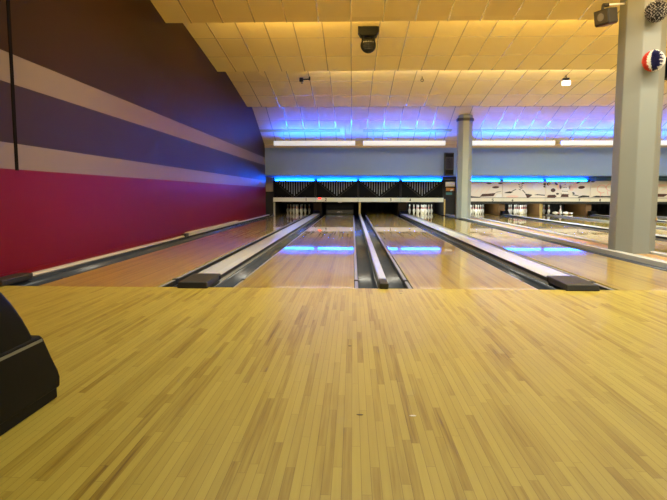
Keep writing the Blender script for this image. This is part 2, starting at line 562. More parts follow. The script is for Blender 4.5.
# division cappings between lanes
def wide_cap(xa, xb, label, end_y=17.25):
    t = thing('division_capping', label, 'lane divider', ((xa + xb) / 2, 0, 0), 'lane dividers')
    w = (xb - xa) / 2
    b = MB()
    pr = [(-w, -0.12), (-w, 0.036), (-w * 0.93, 0.045), (-w * 0.45, 0.052), (w * 0.45, 0.052), (w * 0.93, 0.045), (w, 0.036), (w, -0.12)]
    b.poly_prism([(p, 0.40, q) for p, q in pr], (0, end_y - 0.40, 0), M['cap'])
    b.build('cover', t)
    for sg in (-1, 1):
        b = MB()
        xx = sg * w
        b.box(min(xx - 0.004, xx + sg * 0.008), max(xx + 0.004, xx + sg * 0.008), 0.40, end_y, 0.012, 0.044, M['seam'])
        b.build('edge_seam', t)
    b = MB()
    ring = [(-w - 0.006, -0.07), (w + 0.006, -0.07), (w * 1.02, 0.46), (-w * 1.02, 0.46)]
    mi = b._mi(M['blockm'])
    lo = [b.bm.verts.new((x, y, 0.001)) for x, y in ring]
    hi = [b.bm.verts.new((x, y, z)) for (x, y), z in zip([(-w * 0.97, -0.05), (w * 0.97, -0.05), (w, 0.46), (-w, 0.46)], (0.054, 0.054, 0.060, 0.060))]
    for k in range(4):
        b.bm.faces.new((lo[k], lo[(k + 1) % 4], hi[(k + 1) % 4], hi[k]))
    b.bm.faces.new(hi); b.bm.faces.new(lo[::-1])
    b.build('end_block', t, bevel=0.008)
    b = MB()
    b.poly_prism([(-w, end_y - 0.12, 0), (-w, end_y + 0.25, 0), (-w, end_y + 0.25, 0.17), (-w, end_y + 0.05, 0.17), (-w, end_y - 0.12, 0.07)], (2 * w, 0, 0), M['black'])
    b.build('ball_door_box', t)


def narrow_cap(xa, xb, label, y0=-0.03, z=0.045, base=None):
    t = thing('division_capping', label, 'lane divider', ((xa + xb) / 2, 0, 0), 'lane dividers')
    w = (xb - xa) / 2
    b = MB()
    b.poly_prism([(p, y0 + 0.3, q) for p, q in [(-w, -0.12), (-w, z - 0.008), (-w * 0.7, z), (w * 0.7, z), (w, z - 0.008), (w, -0.12)]], (0, 17.5 - y0 - 0.3, 0), M['cap'])
    b.build('cover', t)
    b = MB()
    b.box(-w, w, y0, y0 + 0.3, 0.001, z + 0.004, M['blockm'])
    b.build('end_block', t, bevel=0.006)


wide_cap(-1.530, -1.268, 'wide grey lane divider with black end block between first and second lane')
narrow_cap(0.243, 0.317, 'narrow grey lane divider with small black end block between second and third lane')
wide_cap(1.835, 2.112, 'wide grey lane divider with black end block between third and fourth lane')
narrow_cap(3.60, 3.72, 'narrow grey lane divider just left of the pillars')
narrow_cap(4.09, 4.20, 'narrow grey lane divider just right of the pillars')
wide_cap(5.74, 6.0, 'wide grey lane divider between fifth and sixth lane')
narrow_cap(7.51, 7.585, 'narrow grey lane divider between sixth and seventh lane')
wide_cap(9.10, 9.36, 'wide grey lane divider between seventh and eighth lane')
narrow_cap(10.87, 10.945, 'narrow grey lane divider between eighth and ninth lane')
wide_cap(12.46, 12.72, 'wide grey lane divider between ninth and tenth lane')
b = MB(); b.box(3.735, 4.075, 0.0, 17.5, -0.12, 0.012, M['ledge'])
tag(b.build('pillar_ledge'), 'flat brown strip carrying both pillars between fourth and fifth lane', 'ledge')
b = MB(); b.box(14.24, 18.0, 0.0, 17.5, -0.12, 0.012, M['ledge'])
tag(b.build('side_walkway'), 'flat brown walkway right of the last lane', 'walkway')

# capping along the left wall
t = thing('wall_capping', 'low white capping along the foot of the red wall with black end block', 'lane divider', (WL, 0, 0))
b = MB()
b.box(0.004, 0.10, 0.0, 17.3, -0.12, 0.003, M['gutter'])
b.build('base_strip', t)
b = MB(); b.poly_prism([(0.004, 0.42, 0.004), (0.075, 0.42, 0.004), (0.075, 0.42, 0.015), (0.06, 0.42, 0.028), (0.004, 0.42, 0.028)], (0, 5.3, 0), M['capwall'])
b.build('cover', t, bevel=0.004)
b = MB(); b.poly_prism([(0.004, 10.8, 0.004), (0.075, 10.8, 0.004), (0.075, 10.8, 0.015), (0.06, 10.8, 0.028), (0.004, 10.8, 0.028)], (0, 6.0, 0), M['capwall'])
b.build('cover', t, bevel=0.004)
b = MB(); b.box(0.004, 0.15, -0.06, 0.44, 0.001, 0.058, M['blockm'])
b.build('end_block', t, bevel=0.01)
b = MB(); b.box(0.004, 0.085, 5.94, 10.78, 0.0045, 0.075, M['capwall'])
n = b.build('raised_cover', t, bevel=0.006); n['label'] = 'cover length standing a little higher'
b = MB(); b.box(0.004, 0.09, 5.735, 5.935, 0.0045, 0.06, M['blockm'])
n = b.build('raised_cover_end', t, bevel=0.006); n['label'] = 'black end of the higher length'
b = MB(); b.box(WL, WL + 0.006, -12, 16.3, 0.005, 0.075, M['wall_left'])
struct(b.build('baseboard_left'), 'red baseboard at the foot of the left wall', 'baseboard')

# ------------------------------------------------------------------ pinsetter masks
DIGITS = {
    '1': [((0.5, 0), (0.5, 1)), ((0.5, 1), (0.3, 0.8))],
    '2': [((0, 0.8), (0.2, 1)), ((0.2, 1), (0.8, 1)), ((0.8, 1), (1, 0.75)), ((1, 0.75), (0, 0)), ((0, 0), (1, 0))],
    '3': [((0, 1), (1, 1)), ((1, 1), (0.45, 0.58)), ((0.45, 0.58), (1, 0.35)), ((1, 0.35), (0.7, 0)), ((0.7, 0), (0, 0.08))],
    '4': [((0.75, 0), (0.75, 1)), ((0.75, 1), (0, 0.3)), ((0, 0.3), (1, 0.3))],
    '5': [((1, 1), (0.1, 1)), ((0.1, 1), (0, 0.55)), ((0, 0.55), (0.75, 0.6)), ((0.75, 0.6), (1, 0.3)), ((1, 0.3), (0.7, 0)), ((0.7, 0), (0, 0.05))],
    '6': [((0.9, 1), (0.2, 0.7)), ((0.2, 0.7), (0, 0.25)), ((0, 0.25), (0.4, 0)), ((0.4, 0), (1, 0.2)), ((1, 0.2), (0.7, 0.5)), ((0.7, 0.5), (0.1, 0.4))],
    '7': [((0, 1), (1, 1)), ((1, 1), (0.35, 0))],
    '8': [((0.5, 0.55), (0.1, 0.8)), ((0.1, 0.8), (0.5, 1)), ((0.5, 1), (0.9, 0.8)), ((0.9, 0.8), (0.5, 0.55)), ((0.5, 0.55), (0, 0.25)), ((0, 0.25), (0.5, 0)), ((0.5, 0), (1, 0.25)), ((1, 0.25), (0.5, 0.55))],
}


def stroke(b, x, z, w, h, y, segs, m, th=0.018):
    for (a0, b0), (a1, b1) in segs:
        p, q = Vector((x + a0 * w, y, z + b0 * h)), Vector((x + a1 * w, y, z + b1 * h))
        d = (q - p).normalized()
        n = Vector((-d.z, 0, d.x)) * th / 2
        e = d * th * 0.3
        b.poly_prism([p - n - e, q - n + e, q + n + e, p + n - e], (0, -0.003, 0), m)


def flat_poly(b, pts, y, m, dep=0.003):
    b.poly_prism([(x, y, z) for x, z in pts], (0, -dep, 0), m)


def oval(b, x, z, rx, rz, y, m, rot=0.0, n=16):
    pts = []
    for k in range(n):
        a = 2 * PI * k / n
        u, v = rx * math.cos(a), rz * math.sin(a)
        pts.append((x + u * math.cos(rot) - v * math.sin(rot), z + u * math.sin(rot) + v * math.cos(rot)))
    flat_poly(b, pts, y, m)


def pin_shape(b, x, z, h, y, m, rot=0.0):
    pr = [(0.07, 0), (0.15, 0.18), (0.16, 0.33), (0.1, 0.55), (0.065, 0.7), (0.085, 0.85), (0.06, 0.97), (0.0, 1.0)]
    ring = [(p * h, q * h) for p, q in pr] + [(-p * h, q * h) for p, q in pr[:-1]][::-1]
    flat_poly(b, [(x + u * math.cos(rot) - v * math.sin(rot), z + u * math.sin(rot) + v * math.cos(rot)) for u, v in ring], y, m)


MASKX = [(-3.14, -1.47), (-1.46, 0.21), (0.216, 1.875), (1.885, 3.55), (4.16, 5.83), (5.84, 7.505), (7.512, 9.20), (9.21, 10.87), (10.88, 12.54), (12.55, 14.22)]
MASK_LABEL = ['black pinsetter mask numbered 1, leftmost', 'black pinsetter mask numbered 2, with a red light on its strip',
              'black pinsetter mask numbered 3', 'black pinsetter mask numbered 4, left of the far pillar',
              'cream pinsetter mask right of the far pillar, numbered 5, with dark wedge on it', 'cream pinsetter mask numbered 6, with a scattering of small marks up its middle',
              'cream pinsetter mask numbered 7, with dark balls over a stack of pins', 'cream pinsetter mask numbered 8, with pink outlines, left of the near pillar',
              'cream pinsetter mask with dark blot, right of the near pillar', 'cream pinsetter mask farthest to the right']
NUMX = [-1.864, -1.085, 1.46, 2.225, 5.43, 6.20, 8.76, 9.56]
for i, (x0, x1) in enumerate(MASKX):
    dark = i < 4
    t = thing('pinsetter_mask', MASK_LABEL[i], 'pinsetter mask', ((x0 + x1) / 2, MY, 0.5), 'pinsetter masks')
    w = (x1 - x0) / 2
    cx = (x0 + x1) / 2
    b = MB(); b.box(-w + 0.004, w - 0.004, 0, 0.05, 0.168, 0.83, M['mask'] if dark else M['artbase']); panel = b.build('panel', t)
    b = MB(); b.box(-w, w, -0.03, 0.05, 0.0 if dark else 0.03, 0.166, M['strip'] if dark else M['strip2'])
    strip = b.build('number_strip', t, bevel=0.004)
    if not dark:
        b = MB(); b.box(-w, w, -0.032, 0.06, -0.06, 0.028, M['seam']); b.build('lower_edge', t)
        b = MB(); b.box(-w, w, -0.012, 0.0, 0.168, 0.182, M['artblack']); b.build('black_line', t)  # thin black line between number strip and picture panel
    if i < 8:
        b = MB(); stroke(b, NUMX[i] - cx, 0.04, 0.055, 0.09, -0.03, DIGITS[str(i + 1)], M['artblack'])
        n = b.build('lane_number', strip)
        n['label'] = 'dark lane number %d' % (i + 1)
    if i == 1:
        b = MB(); b.box(-w + 0.10, -w + 0.22, -0.036, -0.03, 0.10, 0.165, M['redled'])
        n = b.build('indicator', strip); n['label'] = 'lit red indicator'
    if dark:
        b = MB()
        n = 11
        for k in range(-n, n + 1):
            if abs(k) > 7:
                continue
            x = k * 0.095 * 1.0
            top = 0.80
            bot = 0.24 + abs(k) * 0.073
            if top - bot > 0.03:
                b.box(x - 0.013, x + 0.013, -0.006, 0, bot, top, M['rib'])
        for sg in (-1, 1):
            p, q = Vector((sg * 0.06, -0.001, 0.2)), Vector((sg * 0.80, -0.001, 0.79))
            d = (q - p).normalized(); nn = Vector((-d.z, 0, d.x)) * 0.008
            b.poly_prism([p - nn, q - nn, q + nn, p + nn], (0, -0.004, 0), M['dkgrey'])
            b.box(min(sg * (w - 0.02), sg * (w - 0.035)), max(sg * (w - 0.02), sg * (w - 0.035)), -0.004, 0, 0.19, 0.81, M['dkgrey'])
        n = b.build('rib_pattern', panel); n['label'] = 'grey ribs forming a downward triangle'
    else:
        b = MB()
        y = 0.0
        bk, mr, pk, pp, wh = M['artblack'], M['maroon'], M['pink'], M['palepink'], M['artwhite']
        if i == 4:
            oval(b, 0.31, 0.73, 0.105, 0.028, y, bk)
            oval(b, 0.745, 0.73, 0.085, 0.026, y, bk)
            oval(b, 0.57, 0.58, 0.135, 0.042, y, mr, 0.05)
            flat_poly(b, [(-0.04, 0.21), (0.49, 0.235), (0.58, 0.36), (0.30, 0.335), (0.06, 0.32)], y, mr)
            flat_poly(b, [(0.02, 0.255), (0.40, 0.285), (0.39, 0.30), (0.03, 0.27)], y - 0.003, bk)
            flat_poly(b, [(-0.50, 0.185), (-0.02, 0.185), (-0.02, 0.205), (-0.30, 0.225), (-0.46, 0.26)], y, bk)
            flat_poly(b, [(0.56, 0.375), (0.76, 0.405), (0.80, 0.425), (0.60, 0.40)], y, bk)
            for k in range(4):
                x = -0.42 + 0.2 * k
                flat_poly(b, [(x, 0.36), (x + 0.02, 0.36), (x + 0.17, 0.56), (x + 0.145, 0.56)], y, pp)
            flat_poly(b, [(-0.60, 0.30), (-0.585, 0.30), (-0.40, 0.235), (-0.41, 0.225)], y, bk)
            flat_poly(b, [(0.56, 0.19), (0.82, 0.19), (0.82, 0.30), (0.66, 0.33), (0.60, 0.26)], y, wh)
        elif i == 5:
            flat_poly(b, [(-0.78, 0.355), (-0.52, 0.35), (-0.42, 0.40), (-0.56, 0.425), (-0.70, 0.395)], y, bk)
            flat_poly(b, [(-0.50, 0.425), (-0.46, 0.42), (-0.30, 0.50), (-0.33, 0.515)], y, bk)
            for k, (x, z) in enumerate(((-0.17, 0.49), (-0.11, 0.55), (-0.17, 0.59), (-0.10, 0.63), (-0.20, 0.68), (-0.08, 0.72), (-0.05, 0.74))):
                oval(b, x, z, 0.055, 0.014, y, bk, 0.45 if k % 2 else -0.35, 8)
            flat_poly(b, [(-0.09, 0.475), (-0.06, 0.485), (0.06, 0.36), (0.03, 0.35)], y, bk)
            flat_poly(b, [(0.05, 0.305), (0.31, 0.275), (0.22, 0.20), (0.12, 0.165)], y, mr)
            flat_poly(b, [(0.02, 0.34), (0.30, 0.30), (0.31, 0.275), (0.05, 0.305)], y, bk)
            flat_poly(b, [(0.38, 0.285), (0.80, 0.255), (0.80, 0.29), (0.50, 0.315)], y, bk)
            oval(b, -0.45, 0.22, 0.24, 0.05, y, pp)
            oval(b, 0.52, 0.60, 0.20, 0.13, y, wh)
            flat_poly(b, [(0.72, 0.60), (0.80, 0.56), (0.80, 0.63), (0.76, 0.64)], y, bk)
            oval(b, 0.775, 0.70, 0.05, 0.05, y, bk)
        elif i == 6:
            oval(b, -0.76, 0.71, 0.07, 0.055, y, bk, 0.3)
            oval(b, -0.74, 0.71, 0.035, 0.028, y - 0.003, pp)
            oval(b, -0.46, 0.71, 0.075, 0.034, y, M['ballblue'], -0.6)
            oval(b, -0.575, 0.47, 0.09, 0.075, y, mr)
            oval(b, -0.40, 0.33, 0.06, 0.035, y, bk)
            flat_poly(b, [(-0.80, 0.185), (-0.50, 0.185), (-0.42, 0.24), (-0.48, 0.275), (-0.78, 0.265)], y, mr)
            flat_poly(b, [(-0.80, 0.262), (-0.48, 0.275), (-0.50, 0.295), (-0.74, 0.285)], y, bk)
            oval(b, -0.12, 0.60, 0.22, 0.16, y, wh)
            for k, (x, z, q) in enumerate(((-0.20, 0.34, 0.2), (-0.12, 0.34, 0.2), (-0.04, 0.34, 0.2), (-0.16, 0.48, 0.18), (-0.08, 0.48, 0.18), (-0.12, 0.60, 0.15))):
                pin_shape(b, x, z - 0.02, q, y - 0.002, wh)
                flat_poly(b, [(x - 0.03, z + 0.08), (x + 0.03, z + 0.08), (x + 0.025, z + 0.098), (x - 0.025, z + 0.098)], y - 0.005, bk)
            flat_poly(b, [(-0.28, 0.205), (0.03, 0.205), (0.01, 0.30), (-0.24, 0.315)], y, mr)
            flat_poly(b, [(-0.30, 0.32), (0.05, 0.30), (0.05, 0.315), (-0.28, 0.335)], y, bk)
            oval(b, 0.21, 0.36, 0.055, 0.03, y, bk, -0.4)
            oval(b, 0.38, 0.775, 0.085, 0.032, y, M['ballblue'], 0.45)
            oval(b, 0.51, 0.58, 0.13, 0.058, y, mr, 0.1)
            flat_poly(b, [(0.16, 0.285), (0.40, 0.245), (0.42, 0.26), (0.20, 0.315)], y, bk)
            flat_poly(b, [(0.38, 0.185), (0.82, 0.205), (0.82, 0.255), (0.58, 0.275), (0.44, 0.235)], y, bk)
            oval(b, 0.755, 0.80, 0.075, 0.024, y, bk)
            for x, z in ((-0.34, 0.58), (0.12, 0.55), (0.28, 0.64)):
                oval(b, x, z, 0.09, 0.11, y, pp, 0.3)
        elif i == 7:
            oval(b, -0.75, 0.80, 0.07, 0.024, y, bk)
            for cx2, cz, rr in ((-0.40, 0.52, 0.17), (-0.08, 0.58, 0.15), (0.16, 0.60, 0.12)):
                for k in range(12):
                    a0, a1 = 2 * PI * k / 14, 2 * PI * (k + 1) / 14
                    stroke(b, cx2, cz, 1, 1, y, [((rr * math.cos(a0), rr * 0.9 * math.sin(a0)), (rr * math.cos(a1), rr * 0.9 * math.sin(a1)))], pk, 0.022)
            stroke(b, -0.44, 0.22, 1, 1, y, [((0, 0), (0.02, 0.12)), ((0.02, 0.12), (-0.04, 0.2)), ((0.3, 0.05), (0.26, 0.2))], pk, 0.022)
            flat_poly(b, [(-0.80, 0.20), (-0.60, 0.26), (-0.30, 0.245), (0.0, 0.25), (0.06, 0.185), (-0.2, 0.20), (-0.5, 0.195)], y, bk)
            flat_poly(b, [(0.06, 0.25), (0.8, 0.26), (0.8, 0.34), (0.16, 0.32)], y, mr)
        elif i == 8:
            oval(b, 0.1, 0.66, 0.3, 0.05, y, pp)
            flat_poly(b, [(-0.6, 0.22), (0.3, 0.22), (0.5, 0.33), (-0.2, 0.34)], y, mr)
            oval(b, -0.3, 0.7, 0.12, 0.03, y, bk)
            for k in range(5):
                oval(b, -0.5 + 0.26 * k, 0.5, 0.1, 0.02, y, pp, 0.4)
        else:
            oval(b, 0.0, 0.62, 0.2, 0.12, y, wh)
            oval(b, -0.4, 0.5, 0.1, 0.07, y, bk)
            flat_poly(b, [(-0.7, 0.2), (0.2, 0.2), (0.4, 0.27), (-0.5, 0.29)], y, mr)
        n = b.build('artwork', panel); n['label'] = 'printed bowling picture in black, maroon and pink'

# blue tubes standing behind the top edge of every mask
TL = ['first', 'second', 'third', 'fourth', 'fifth', 'sixth', 'seventh', 'eighth', 'ninth', 'tenth']
for i, (x0, x1) in enumerate(MASKX):
    lit = i < 7
    t = thing('mask_light', ('glowing blue tube light above the %s pinsetter mask from the left' if lit else 'unlit pale blue tube light above the %s pinsetter mask from the left') % TL[i],
              'tube light', ((x0 + x1) / 2, 17.76, 1.32), 'tube lights above the masks')
    w = (x1 - x0) / 2
    b = MB(); b.box(-w, w, 0.09, 0.12, -0.04, 0.152, M['recess']); b.box(-w, w, -0.08, 0.09, -0.04, -0.015, M['recess'])
    b.build('reflector', t)
    b = MB(); b.tube((-w + 0.07, 0.02, 0.024), (w - 0.07, 0.02, 0.024), 0.02, M['tube'] if lit else M['tube_off'])
    b.build('tube', t)
    for sg in (-1, 1):
        b = MB(); b.box(min(sg * w, sg * (w - 0.05)), max(sg * w, sg * (w - 0.05)), 0.0, 0.045, -0.015, 0.055, M['dkgrey'])
        b.build('tube_holder', t)

# ------------------------------------------------------------------ kickbacks between the pin decks
KB = [(-3.20, -3.09, 'paleP', 'backstage'), (-1.56, -1.24, 'kickdark', 'backstage'), (0.24, 0.32, 'post', 'backstage'), (1.81, 2.13, 'kickdark', 'backstage'), (3.605, 3.655, 'post', 'backstage'),
      (4.10, 4.21, 'post', 'kick'), (5.76, 5.98, 'kick', 'kick'), (7.35, 7.45, 'post', 'kick'), (9.12, 9.34, 'kick', 'kick'), (10.87, 10.945, 'post', 'backstage'), (12.48, 12.70, 'kick', 'backstage'), (14.24, 14.35, 'post', 'backstage')]
KL = ['dark kickback wall with pale front post beside the first pin deck', 'dark kickback wall between first and second pin deck', 'dark kickback wall with ochre front post between second and third pin deck',
      'dark kickback wall between third and fourth pin deck', 'dark kickback wall with ochre front post right of the fourth pin deck', 'brown kickback wall behind the far pillar', 'brown kickback wall between fifth and sixth pin deck',
      'brown kickback wall with bright front edge between sixth and seventh pin deck', 'wide brown kickback wall right of the fallen pins', 'dark kickback wall behind the near pillar', 'dark kickback wall between ninth and tenth pin deck', 'dark kickback wall right of the last pin deck']
for (xa, xb, pm, bm_), lb in zip(KB, KL):
    t = thing('kickback_wall', lb, 'kickback', ((xa + xb) / 2, 17.75, 0), 'kickback walls')
    w = (xb - xa) / 2
    b = MB(); b.box(-w, w, 0.06, 2.6, -0.16, 1.3, M[bm_]); b.build('side_panel', t)
    b = MB(); b.box(-w, w, 0.0, 0.06, -0.16, 0.62, M[pm]); b.build('front_post', t)
# pit curtains
for i, (x0, x1) in enumerate(LANES):
    b = MB(); pts = []
    n = 24
    for k in range(n + 1):
        x = x0 - 0.15 + (x1 - x0 + 0.3) * k / n
        pts.append((x, 19.75 + 0.025 * math.sin(k * 1.6)))
    ring = [(x, y, 0.0) for x, y in pts] + [(x, y + 0.02, 0.0) for x, y in pts[::-1]]
    b.poly_prism(ring, (0, 0, 1.25), M['backstage'])
    tag(b.build('pit_curtain'), 'dark hanging pit curtain behind the %s pin deck from the left' % ORD[i], 'curtain', 'pit curtains')

# sweep board lowered on the second lane
t = thing('sweep_board', 'dark grey sweep board lowered across the end of the second lane', 'sweep board', (-0.51, 17.95, 0))
b = MB(); b.box(-0.55, 0.53, 0, 0.05, 0.015, 0.175, M['dkgrey']); board = b.build('board', t, bevel=0.01)
b = MB()
for x, z, w, h in ((-0.10, 0.086, 0.05, 0.014), (-0.05, 0.096, 0.035, 0.018), (-0.01, 0.09, 0.05, 0.02), (0.05, 0.096, 0.035, 0.018), (0.09, 0.086, 0.03, 0.014)):
    b.box(x - w / 2, x + w / 2, -0.003, 0, z - h / 2, z + h / 2, M['paleP'])
n = b.build('emblem', board); n['label'] = 'small pale emblem'
for sg in (-1, 1):
    b = MB(); b.box(min(sg * 0.50, sg * 0.54), max(sg * 0.50, sg * 0.54), 0.05, 0.5, 0.12, 0.17, M['dkgrey']); b.build('arm', t)
b = MB(); b.box(-0.56, 0.54, 0.06, 0.09, 0.19, 0.5, M['mask'])
b.build('guard_panel', t)
# small pale tab under the second strip
b = MB(); b.box(-0.58, -0.42, MY - 0.035, MY, 0.475, 0.498, M['paleP'])
tag(b.build('strip_tab'), 'small pale tab hanging under the strip numbered 2', 'tab')

# ------------------------------------------------------------------ pins
PINPROF = [(0.0, 0.0), (0.026, 0.0), (0.029, 0.006), (0.039, 0.04), (0.050, 0.075), (0.0575, 0.10), (0.0605, 0.1143), (0.058, 0.14), (0.050, 0.17), (0.040, 0.195),
           (0.030, 0.22), (0.0250, 0.238), (0.0235, 0.254), (0.0238, 0.27), (0.0265, 0.29), (0.031, 0.32), (0.0325, 0.343), (0.0305, 0.362), (0.024, 0.374), (0.012, 0.3805), (0.0, 0.381)]


def make_pin():
    b = MB()
    b.lathe(PINPROF, M['pin'], 14)
    me = bpy.data.objects.new('bowling_pin', None)
    body = b.build('body')
    s = MB()
    s.lathe([(0.0236, 0.262), (0.0250, 0.262), (0.0262, 0.278), (0.0248, 0.2785)], M['pinred'], 14)
    s.lathe([(0.0290, 0.233 - 0.018), (0.0330, 0.216), (0.0272, 0.236), (0.0255, 0.2365)], M['pinred'], 14)
    st = s.build('neck_stripe')
    st['label'] = 'red neck stripes'
    return me, body, st


pin0, pbody, pstripe = make_pin()
used = [False]


def place_pin(x, y, z, label, group, rot=(0, 0, 0)):
    if not used[0]:
        r, bo, st = pin0, pbody, pstripe
        C.objects.link(r)
        used[0] = True
    else:
        r, bo, st = pin0.copy(), pbody.copy(), pstripe.copy()
        C.objects.link(r); C.objects.link(bo); C.objects.link(st)
    bo.parent = r; st.parent = r
    r.location, r.rotation_euler = (x, y, z), rot
    tag(r, label, 'bowling pin', group)


RACK = [(0, 0, 'front pin'), (-0.1524, 0.264, 'left pin of the second row'), (0.1524, 0.264, 'right pin of the second row'),
        (-0.3048, 0.528, 'left pin of the third row'), (0, 0.528, 'middle pin of the third row'), (0.3048, 0.528, 'right pin of the third row'),
        (-0.4572, 0.792, 'far left pin of the back row'), (-0.1524, 0.792, 'left centre pin of the back row'), (0.1524, 0.792, 'right centre pin of the back row'), (0.4572, 0.792, 'far right pin of the back row')]
for li, note in ((0, 'the dim white rack by the red wall'), (3, 'the lit white rack on the fourth lane'), (4, 'the lit white rack beside the far pillar'), (5, 'the lit white rack on the sixth lane'), (8, 'the dim rack right of the near pillar')):
    cx = sum(LANES[li]) / 2
    for px, py, lb in RACK:
        place_pin(cx + px, 18.32 + py, 0.0, '%s in %s' % (lb, note), 'pins of ' + note)
L7 = 'pins left on the seventh lane'
c7 = sum(LANES[6]) / 2
place_pin(7.955, 19.1, 0, 'white bowling pin standing leftmost among fallen pins on the seventh lane', L7)
place_pin(8.05, 18.80, 0, 'white bowling pin standing second from left beside a fallen pin, seventh lane', L7)
place_pin(8.45, 18.58, 0, 'white bowling pin standing alone on the right of the seventh lane', L7)
place_pin(8.13, 18.58, 0.066, 'white bowling pin lying with red neck to the right, between standing pins', L7, (0, math.radians(92), math.radians(-35)))
place_pin(8.48, 18.40, 0.066, 'white bowling pin lying at the foot of the rightmost standing pin', L7, (0, math.radians(92), math.radians(-12)))

# pin deck lamps: the machine's own lights over each rack
for li, p in ((3, 13), (4, 15), (5, 15), (6, 9), (7, 2.0), (0, 0.25), (8, 0.5)):
    cx = sum(LANES[li]) / 2
    area('pin_deck_light', (cx, 17.75, 0.80), 0.9, 0.08, p, (0.93, 1.0, 0.92), (math.radians(48), 0, 0))

# ------------------------------------------------------------------ hanging white fixtures with blue uplight
FX = [(-2.76, 0.075), (0.352, 3.185), (4.06, 6.92), (7.16, 10.0), (10.25, 13.1), (13.35, 16.2)]
FL = ['leftmost long white hanging light below the blue ceiling', 'long white hanging light left of the far pillar', 'long white hanging light right of the far pillar',
      'long white hanging light left of the near pillar', 'long white hanging light right of the near pillar', 'long white hanging light farthest right']
for (x0, x1), lb in zip(FX, FL):
    t = thing('hanging_light', lb, 'hanging light', ((x0 + x1) / 2, 15.15, 2.49), 'hanging uplights')
    w = (x1 - x0) / 2
    b = MB()
    b.poly_prism([(-w, -0.07, 0.155), (-w, -0.07, 0.03), (-w, -0.04, 0.0), (-w, 0.04, 0.0), (-w, 0.07, 0.03), (-w, 0.07, 0.155), (-w, 0.06, 0.155), (-w, 0.06, 0.035), (-w, -0.06, 0.035), (-w, -0.06, 0.155)], (2 * w, 0, 0), M['trough'])
    b.build('trough', t)
    b = MB(); b.tube((-w + 0.05, 0, 0.13), (w - 0.05, 0, 0.13), 0.018, M['fixblue']); b.build('tube', t)
    for sg in (-1, 1):
        xx = sg * (w - 0.35)
        b = MB(); b.tube((xx, -0.065, 0.15), (xx, -0.065, 0.546), 0.008, M['teel'], 6); b.build('hanger', t)

# ------------------------------------------------------------------ pillars


def octagon(cx, cy, w, z0, z1, bmb, m):
    h, s = w / 2, w / 2 * math.tan(PI / 8)
    pts = [(-h, s), (-h, -s), (-s, -h), (s, -h), (h, -s), (h, s), (s, h), (-s, h)]
    bmb.poly_prism([(cx + x, cy + y, z0) for x, y in pts], (0, 0, z1 - z0), m)


t = thing('pillar', 'tall grey eight-sided pillar near the right edge, with two balls mounted on it', 'pillar', (3.945, 3.23, 0.0), 'pillars')
b = MB(); octagon(0, 0, 0.55, 0.0, 4.10, b, M['column']); b.build('shaft', t, bevel=0.012)
b = MB(); b.lathe([(0.03, 0.0), (0.025, 0.006), (0.0, 0.008)], M['ledge'], 10)
o = b.build('paint_chip', t, loc=(0.25, -0.155, 0.48)); o.rotation_euler = (math.radians(90), 0, math.radians(45)); o['label'] = 'brown chipped spot'
t = thing('pillar', 'grey eight-sided pillar farther back between fourth and fifth lane', 'pillar', (3.69, 14.3, 0.0), 'pillars')
b = MB(); octagon(0, 0, 0.47, 0.012, 3.4, b, M['column']); b.build('shaft', t, bevel=0.012)
b = MB(); octagon(0, 0, 0.53, 3.20, 3.29, b, M['dkgrey']); b.build('collar', t)


# two decorated balls on the near pillar
def spiky_ball(name, r, pick, parent, spike=0.10):
    bm = bmesh.new()
    bmesh.ops.create_icosphere(bm, subdivisions=4, radius=r * 0.90)
    mats, mb = [], MB()
    mb.bm.free(); mb.bm = bm
    faces = bm.faces[:]
    res = []
    for f in faces:
        c = f.calc_center_median()
        res.append((f, c))
    for f, c in res:
        m = pick(c.normalized())
        mi = mb._mi(m)
        g = bmesh.ops.poke(bm, faces=[f])
        for v in g['verts']:
            v.co = v.co.normalized() * r * (1.0 + spike * random.random())
        for q in g['faces']:
            q.material_index = mi
    return mb.build(name, parent)


def tri(n):
    # colour bands seen from the left front: red, white, navy with a jagged edge, white
    ang = math.degrees(math.atan2(n.x * 0.90 + n.y * 0.35 * 0, -n.y))
    jag = 17 * math.sin(n.z * 19)
    if ang < -62:
        return M['red']
    if ang < -38:
        return M['pin']
    if ang < 22 + jag:
        return M['ballblue']
    return M['pin']


M['palespike'] = mat('pale_grey_spike', (0.62, 0.60, 0.54), 0.6)
M['red'] = mat('red_cloth', (0.62, 0.05, 0.02), 0.6)


def chk(n):
    a = math.atan2(n.x, -n.y)
    el = math.asin(max(-1, min(1, n.z)))
    u = (a * 2.6 + 0.5 * (math.floor(el * 6) % 2)) % 1.0
    return M['palespike'] if u < 0.36 and (el * 6) % 1.0 < 0.75 else M['artblack']


for z, pick, lb, pl_ in ((2.555, tri, 'red, white and navy ball mounted lower on the near pillar', 'lower'), (3.175, chk, 'black and white spiky ball mounted higher on the near pillar', 'upper')):
    t = thing('decorative_ball', lb, 'ball', (3.905, 2.81, z))
    spiky_ball('shell', 0.131, pick, t)
    b = MB(); b.tube((0, 0.10, 0), (0, 0.155, 0), 0.04, M['dkgrey'], 12); b.build('mount', t)

